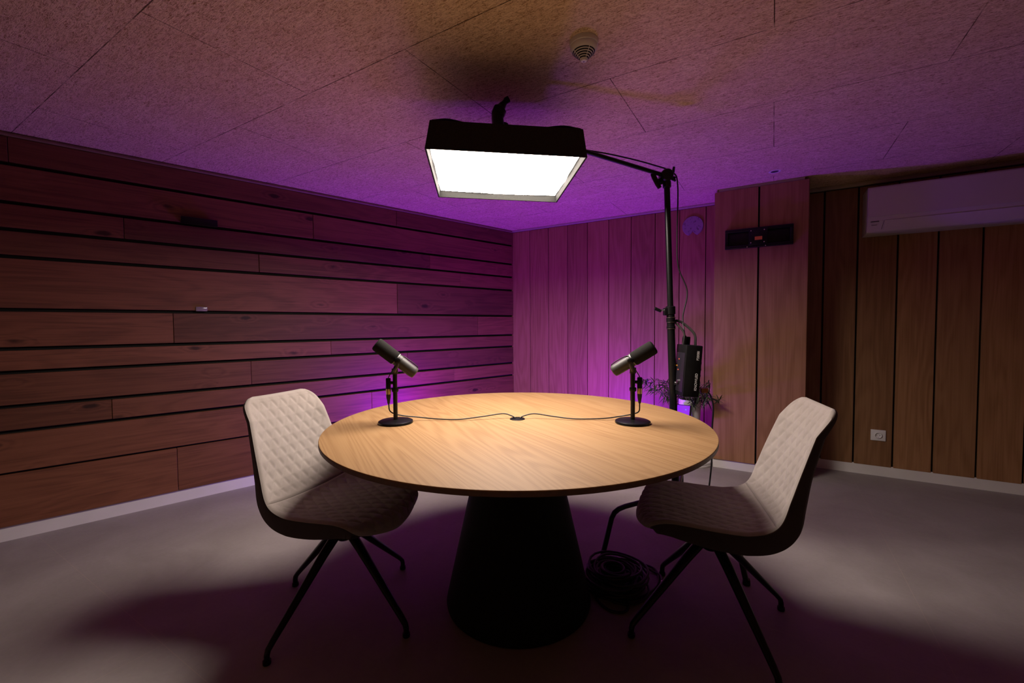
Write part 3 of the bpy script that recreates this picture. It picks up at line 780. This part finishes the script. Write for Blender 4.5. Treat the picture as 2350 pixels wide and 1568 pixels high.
# ================================================================== PLANT, LAMPS BY THE BACK WALL
PL = Vector((-0.585, 3.82, 0))
pl = thing('potted_plant', 'feathery dark plant in a white pedestal pot behind the boom stand', 'plant', PL)
bm = B(); lathe(bm, [(0, 0), (0.185, 0), (0.188, 0.004), (0.188, 0.016), (0.180, 0.018), (0.180, 0.022), (0.186, 0.024), (0.186, 0.036), (0.162, 0.040), (0.160, 0.10), (0.11, 0.14), (0.055, 0.19), (0.05, 0.25), (0.066, 0.29), (0.082, 0.36), (0.088, 0.50), (0.086, 0.525), (0.078, 0.525), (0.074, 0.49), (0, 0.488)], PL, seg=48)
obj('pot', bm, M['white_plastic'], pl)
bm = B(); lathe(bm, [(0, 0.489), (0.073, 0.489), (0.06, 0.498), (0, 0.502)], PL, seg=24); obj('soil', bm, M['soil'], pl)
rng = random.Random(11)
sb_ = B(); lf = B()
def leaf(bmx, p, d, L, w):
    d = d.normalized(); s_ = d.cross(Vector((0, 0, 1)))
    if s_.length < 0.1: s_ = Vector((1, 0, 0))
    s_.normalize(); nn = s_.cross(d); prev = None
    for q in range(5):
        f = q / 4; c = p + d * L * f - Vector((0, 0, 1)) * L * 0.25 * f * f
        ww = w * math.sin(PI * min(0.98, 0.12 + f * 0.88)) + 0.0003
        cur = [bmx.verts.new(c - s_ * ww), bmx.verts.new(c + nn * ww * 0.35), bmx.verts.new(c + s_ * ww)]
        if prev:
            bmx.faces.new((prev[0], prev[1], cur[1], cur[0])); bmx.faces.new((prev[1], prev[2], cur[2], cur[1]))
        prev = cur
def clear(p):
    p = p.copy()
    if p.y > YB - 0.02: p.y = YB - 0.02
    if p.x > -0.44 and p.y > 3.72: p.x = -0.44 - 0.2 * (p.x + 0.44)
    return p
for k in range(34):
    a = rng.uniform(0, 2 * PI); sp_ = rng.uniform(0.08, 0.26); hh = rng.uniform(-0.02, 0.15)
    if k < 8: a, sp_, hh = math.radians(186 + 7 * k), 0.36 - 0.025 * k, 0.17 - 0.018 * k
    if 8 <= k < 14: a, sp_, hh = math.radians(-30 - 12 * (k - 8)), 0.24, 0.05 + 0.022 * (k - 8)
    dx, dy = math.cos(a), math.sin(a)
    p0 = PL + Vector((dx * 0.03, dy * 0.03, 0.495))
    path = [clear(v) for v in spline([p0, p0 + Vector((dx * sp_ * 0.35, dy * sp_ * 0.35, hh * 0.75 + 0.02)), p0 + Vector((dx * sp_ * 0.7, dy * sp_ * 0.7, hh + 0.01)), p0 + Vector((dx * sp_, dy * sp_, hh))], 6)]
    tube(sb_, path, [0.0028 - 0.0018 * q / (len(path) - 1) for q in range(len(path))], 6)
    for q in range(5, len(path)):
        tdir = (path[q] - path[q - 1]).normalized() if (path[q] - path[q - 1]).length > 1e-5 else Vector((0, -1, 0))
        for _ in range(1 if q < len(path) - 2 else 4):
            d = (tdir * 0.5 + Vector((rng.uniform(-1, 1), rng.uniform(-1, 1), rng.uniform(-0.6, 1.0)))).normalized()
            L_ = rng.uniform(0.055, 0.100)
            if (clear(path[q] + d * L_ * 1.1) - (path[q] + d * L_ * 1.1)).length > 1e-4: d = Vector((-abs(d.x), -abs(d.y), d.z))
            leaf(lf, path[q], d, L_, rng.uniform(0.0034, 0.0058))
obj('stems', sb_, M['stem'], pl)
obj('foliage', lf, M['leaf'], pl, angle=None)

rg = thing('violet_lamp', 'small violet-glowing lamp half hidden by the plant leaves', 'lamp', (-0.612, 3.69, 0))
lc = Vector((-0.612, 3.665, 0.425)); ln = Vector((-0.10, -0.95, 0.30)).normalized()
lrx = ln.cross(Vector((0, 0, 1))).normalized(); lup = lrx.cross(ln) ; LMX = Matrix((lrx, -ln, lup)).transposed()
bm = B(); box(bm, lc - ln * 0.016, (0.11, 0.03, 0.15), LMX, 0.006); obj('housing', bm, M['black_plastic'], rg)
bm = B(); box(bm, lc, (0.098, 0.004, 0.138), LMX, 0.001); obj('lamp_face', bm, M['rgb_glow'], rg, label='violet glowing face')
bm = B(); lathe(bm, [(0, 0), (0.004, 0), (0.003, 0.003), (0, 0.004)], lc + ln * 0.002 + lrx * -0.02 + lup * 0.035, ln, 12); obj('indicator_light', bm, M['blue_led'], rg, label='tiny blue indicator')
bm = B(); tube(bm, [(-0.612, 3.685, 0.35), (-0.612, 3.690, 0.012)], 0.008, 12); lathe(bm, [(0, 0), (0.055, 0), (0.056, 0.006), (0.012, 0.014), (0, 0.014)], (-0.612, 3.690, 0), seg=28); obj('stand', bm, M['black_metal'], rg)

def light_bar(label, c, nrm, run, glow, ln_=0.36, wd=0.085):
    c = Vector(c); n_ = Vector(nrm).normalized(); x_ = Vector(run); x_ = (x_ - n_ * x_.dot(n_)).normalized(); y_ = n_.cross(x_)
    R_ = Matrix((x_, y_, n_)).transposed()
    root = thing('led_light_bar', label, 'lamp', (c.x, c.y, 0), 0, 'violet light bars on the floor')
    bm = B(); box(bm, c - n_ * 0.022, (ln_ + 0.02, wd + 0.02, 0.040), R_, 0.004); obj('housing', bm, M['black_plastic'], root)
    bm = B(); box(bm, c, (ln_, wd, 0.003), R_, 0.001); obj('glowing_face', bm, glow, root, label='violet glowing face')
    for sg in (-1, 1):
        q = c - n_ * 0.03 + x_ * sg * (ln_ / 2 - 0.03)
        bm = B(); box(bm, (q.x, q.y, q.z / 2), (0.016, 0.016, q.z), None, 0.002); obj('post', bm, M['black_metal'], root)
        bm = B(); box(bm, (q.x, q.y, 0.006), (0.11, 0.05, 0.012), Matrix.Rotation(0.6, 3, 'Z'), 0.003); obj('bar_foot', bm, M['black_metal'], root)
    return root
light_bar('violet-glowing wide light bar on the floor close behind the round table edge', (-1.82, 2.54, 0.16), (-0.42, 0.45, 0.79), (1, 0.6, 0), M['tube_glow'], 0.46, 0.20)
light_bar('violet-glowing slim light bar on the floor facing the pine boards', (-2.38, 2.74, 0.33), (-0.96, 0.05, 0.16), LW_D, M['wash_glow'], 0.30, 0.06)
light_bar('violet-glowing slim light bar on the floor facing the back wall near the plant', (-1.28, 3.36, 0.18), (-0.08, 0.62, 0.78), (1, 0, 0), M['bar_glow'])

# ================================================================== WALL AND CEILING FITTINGS
# split air conditioner
ac = thing('air_conditioner', 'long white air conditioner high on the vertical oak boards', 'air conditioner', (1.0, YB, 1.79))
AX0, AX1 = 0.562, 1.47
def prism(bm, prof, x0, x1, mi=0):
    a = [bm.verts.new((x0, y, z)) for y, z in prof]; b = [bm.verts.new((x1, y, z)) for y, z in prof]
    n = len(prof)
    fs = [bm.faces.new(a), bm.faces.new(b[::-1])]
    for j in range(n): fs.append(bm.faces.new((a[j], b[j], b[(j + 1) % n], a[(j + 1) % n])))
    for f in fs: f.material_index = mi
    return bm
bm = B(); prism(bm, [(YB, 2.104), (3.952, 2.104), (3.944, 2.098), (3.936, 1.90), (3.944, 1.865), (3.972, 1.795), (3.985, 1.789), (YB, 1.786)], AX0, AX1)
bmesh.ops.bevel(bm, geom=bm.edges[:], offset=0.0035, segments=2, profile=0.5, affect='EDGES')
obj('housing', bm, M['ac_white'], ac, angle=35)
bm = B(); prism(bm, [(3.9440, 2.092), (3.9400, 2.092), (3.9320, 1.893), (3.9360, 1.893)], AX0 + 0.004, AX1 - 0.004); obj('front_panel', bm, M['ac_white'], ac, angle=30)
def on_flap(f): return (3.944 + (3.972 - 3.944) * f, 1.865 + (1.795 - 1.865) * f)
y0, z0 = on_flap(0.02); y1, z1 = on_flap(0.90)
bm = B(); prism(bm, [(y0 - 0.001, z0), (y0 - 0.005, z0 - 0.001), (y1 - 0.005, z1 - 0.001), (y1 - 0.001, z1)], AX0 + 0.094, AX1 - 0.06); obj('air_flap', bm, M['ac_white'], ac, angle=30)
bm = B()
yf = lambda z: 3.936 + (3.944 - 3.936) * (z - 1.90) / 0.198
minmax_box(bm, AX0 + 0.018, AX0 + 0.064, 3.9405, 3.9445, 1.857, 1.8615)
minmax_box(bm, AX0 + 0.024, AX0 + 0.054, 3.950, 3.9535, 1.836, 1.8375)
obj('display_marks', bm, M['grey_line'], ac, smooth=False)
bm = B(); tube(bm, [(AX0 + 0.092, 3.9455, 1.862), (AX0 + 0.081, 3.965, 1.807)], 0.0012, 6); obj('flap_seam', bm, M['grey_line'], ac)

# wall socket
sk = thing('wall_socket', 'white square wall socket low on the vertical oak boards', 'wall socket', (0.6835, YB, 0.3085))
bm = B(); minmax_box(bm, 0.640, 0.727, YB - 0.009, YB + 0.001, 0.268, 0.349, bev=0.002)
obj('cover_plate', bm, M['white_plastic'], sk, angle=30)
bm = B(); lathe(bm, [(0.0215, 0.0), (0.0215, 0.0075), (0.0205, 0.0085), (0.0190, 0.0085), (0.0185, 0.0080), (0.0180, 0.0010), (0, 0.0010)], (0.6835, YB - 0.0090, 0.3085), (0, -1, 0), 36)
obj('socket_insert', bm, M['white_plastic'], sk)
for dx in (-0.0095, 0.0095):
    bm = B(); lathe(bm, [(0, 0.0004), (0.0027, 0.0004), (0.0027, 0.0016), (0, 0.0016)], (0.6835 + dx, YB - 0.0090, 0.3085), (0, -1, 0), 12); obj('socket_hole', bm, M['grey_line'], sk)
for dz in (-0.0160, 0.0160):
    bm = B(); minmax_box(bm, 0.6835 - 0.0025, 0.6835 + 0.0025, YB - 0.0125, YB - 0.0095, 0.3085 + dz - 0.0015, 0.3085 + dz + 0.0015); obj('earth_clip', bm, M['chrome'], sk)

# round vent cover with a bite out of its lower edge
bm = B()
VC = Vector((-0.622, YB, 2.020)); R0 = 0.088; nv = 72
pr = []
for j in range(nv):
    a = 2 * PI * j / nv; r = R0
    da = abs((a - 1.5 * PI + PI) % (2 * PI) - PI)
    if da < 0.42: r = R0 - 0.045 * (1 - da / 0.42)
    pr.append((r * math.cos(a), r * math.sin(a)))
fr = [bm.verts.new((VC.x + x * 0.96, YB - 0.012, VC.z + z * 0.96)) for x, z in pr]
md = [bm.verts.new((VC.x + x, YB - 0.008, VC.z + z)) for x, z in pr]
bk = [bm.verts.new((VC.x + x, YB - 0.0002, VC.z + z)) for x, z in pr]
bm.faces.new(fr); bm.faces.new(bk[::-1])
for A_, C_ in ((fr, md), (md, bk)):
    for j in range(nv): bm.faces.new((A_[j], A_[(j + 1) % nv], C_[(j + 1) % nv], C_[j]))
tag(obj('round_vent_cover', bm, M['vent'], angle=30), 'round mottled disc with a notched lower edge high on the back wall beside the pillar', 'vent cover')

# black mounting bracket on the pillar
mb = thing('wall_bracket', 'wide black metal mounting bracket with orange sticker high on the pillar', 'wall bracket', (-0.104, 3.755, 1.795))
bm = B(); yf = 3.755; w2 = 0.222
minmax_box(bm, -0.104 - w2, -0.104 + w2, yf - 0.010, yf, 1.722, 1.868, bev=0.002)
for z0, z1 in ((1.845, 1.868), (1.722, 1.745)): minmax_box(bm, -0.104 - w2, -0.104 + w2, yf - 0.034, yf - 0.006, z0, z1, bev=0.004)
for x0, x1 in ((-0.104 - w2, -0.104 - w2 + 0.022), (-0.104 + w2 - 0.022, -0.104 + w2)): minmax_box(bm, x0, x1, yf - 0.028, yf - 0.006, 1.73, 1.86, bev=0.003)
obj('rail', bm, M['black_metal'], mb, angle=30)
bm = B(); minmax_box(bm, -0.104 - 0.062, -0.104 + 0.062, yf - 0.044, yf - 0.008, 1.736, 1.858, bev=0.004)
pt = obj('centre_plate', bm, M['black_metal'], mb, angle=30)
bm = B(); minmax_box(bm, -0.125, -0.077, yf - 0.0455, yf - 0.0438, 1.772, 1.797); obj('sticker', bm, M['orange'], pt, smooth=False, label='orange sticker')
for x in (-0.104 - 0.046, -0.104 + 0.040):
    for z in (1.754, 1.842):
        bm = B(); lathe(bm, [(0.0058, 0), (0.0058, 0.003), (0.004, 0.006), (0, 0.007)], (x, yf - 0.0438, z), (0, -1, 0), 14); obj('bolt', bm, M['chrome'], pt)
for x in (-0.175, -0.055):
    bm = B(); lathe(bm, [(0.004, 0), (0.004, 0.003), (0, 0.005)], (x, yf - 0.034, 1.7265), (0, -1, 0), 12); obj('bolt', bm, M['chrome'], mb)

# smoke detector
SD = Vector((-0.615, 1.545, CEIL))
sd = thing('smoke_detector', 'white slotted smoke detector on the ceiling beyond the softbox shadow', 'smoke detector', SD)
bm = B(); lathe(bm, [(0, 0), (0.0525, 0), (0.0530, -0.004), (0.0520, -0.016), (0.0485, -0.0185), (0, -0.0185)], SD, seg=48); obj('mounting_base', bm, M['white_plastic'], sd)
bm = B()
z = -0.0665
lathe(bm, [(0, -0.0185), (0.0500, -0.0185), (0.0500, -0.026), (0.0425, -0.0365), (0.0120, z), (0.0112, z - 0.004), (0.008, z - 0.006), (0, z - 0.006)], SD, seg=48)
hd = obj('sensor_head', bm, M['white_plastic'], sd)
bm = B()
for k in range(5):
    f0 = 0.06 + k * 0.185; f1 = f0 + 0.095
    P0 = (0.0425 - 0.0305 * f0, -0.0365 - 0.030 * f0); P1 = (0.0425 - 0.0305 * f1, -0.0365 - 0.030 * f1)
    lathe(bm, [(P0[0] + 0.0002, P0[1]), (P0[0] + 0.0005, P0[1] - 0.0003), (P1[0] + 0.0005, P1[1] - 0.0003), (P1[0] + 0.0002, P1[1])], SD, seg=48)
obj('slots', bm, M['dark_gap'], hd)
for q in range(4):
    bm = B(); a = q * PI / 2 + 0.9; c, s = math.cos(a), math.sin(a)
    tube(bm, [SD + Vector((0.0432 * c, 0.0432 * s, -0.0365)), SD + Vector((0.011 * c, 0.011 * s, z - 0.001))], 0.0014, 8); obj('rib', bm, M['white_plastic'], hd)
bm = B(); lathe(bm, [(0, z - 0.0060), (0.0022, z - 0.0060), (0.0022, z - 0.0072), (0, z - 0.0075)], SD, seg=12); obj('indicator', bm, M['grey_line'], hd)

# little recessed ceiling spotlight
DS = Vector((-0.004, 3.530, CEIL))
ds = thing('ceiling_spotlight', 'small round unlit spotlight set in the ceiling before the pillar', 'ceiling spotlight', DS)
bm = B(); lathe(bm, [(0.024, 0.0), (0.037, 0.0), (0.0375, -0.0012), (0.034, -0.0024), (0.026, -0.0024), (0.024, -0.0014)], DS, seg=40); obj('trim_ring', bm, M['white_plastic'], ds)
bm = B(); lathe(bm, [(0, -0.0016), (0.0245, -0.0016), (0.0245, -0.0004), (0, -0.0004)], DS, seg=32); obj('lens', bm, M['grey_line'], ds)

# small things on the board wall
bm = B(); minmax_box(bm, 0.823, 1.021, -0.058, -0.021, 1.836, 1.842, bev=0.001); minmax_box(bm, 0.823, 1.021, -0.062, -0.056, 1.822, 1.868, bev=0.0015)
for s_ in (0.86, 0.985): minmax_box(bm, s_ - 0.01, s_ + 0.01, -0.058, -0.018, 1.842, 1.862, bev=0.001)
o = obj('shelf_bracket', bm, M['black_metal'], local=True, angle=30); place(o, LWM); tag(o, 'flat black metal bracket hooked in a gap of the pine boards', 'bracket')
bm = B(); minmax_box(bm, 0.889, 0.953, -0.030, -0.0215, 1.258, 1.288, bev=0.003); tube(bm, [(0.895, -0.032, 1.284), (0.947, -0.032, 1.284)], 0.003, 8)
o = obj('plastic_clip', bm, M['clear_plastic'], local=True, angle=30); place(o, LWM); tag(o, 'little shiny clear clip sitting on a gap between the pine boards', 'clip')
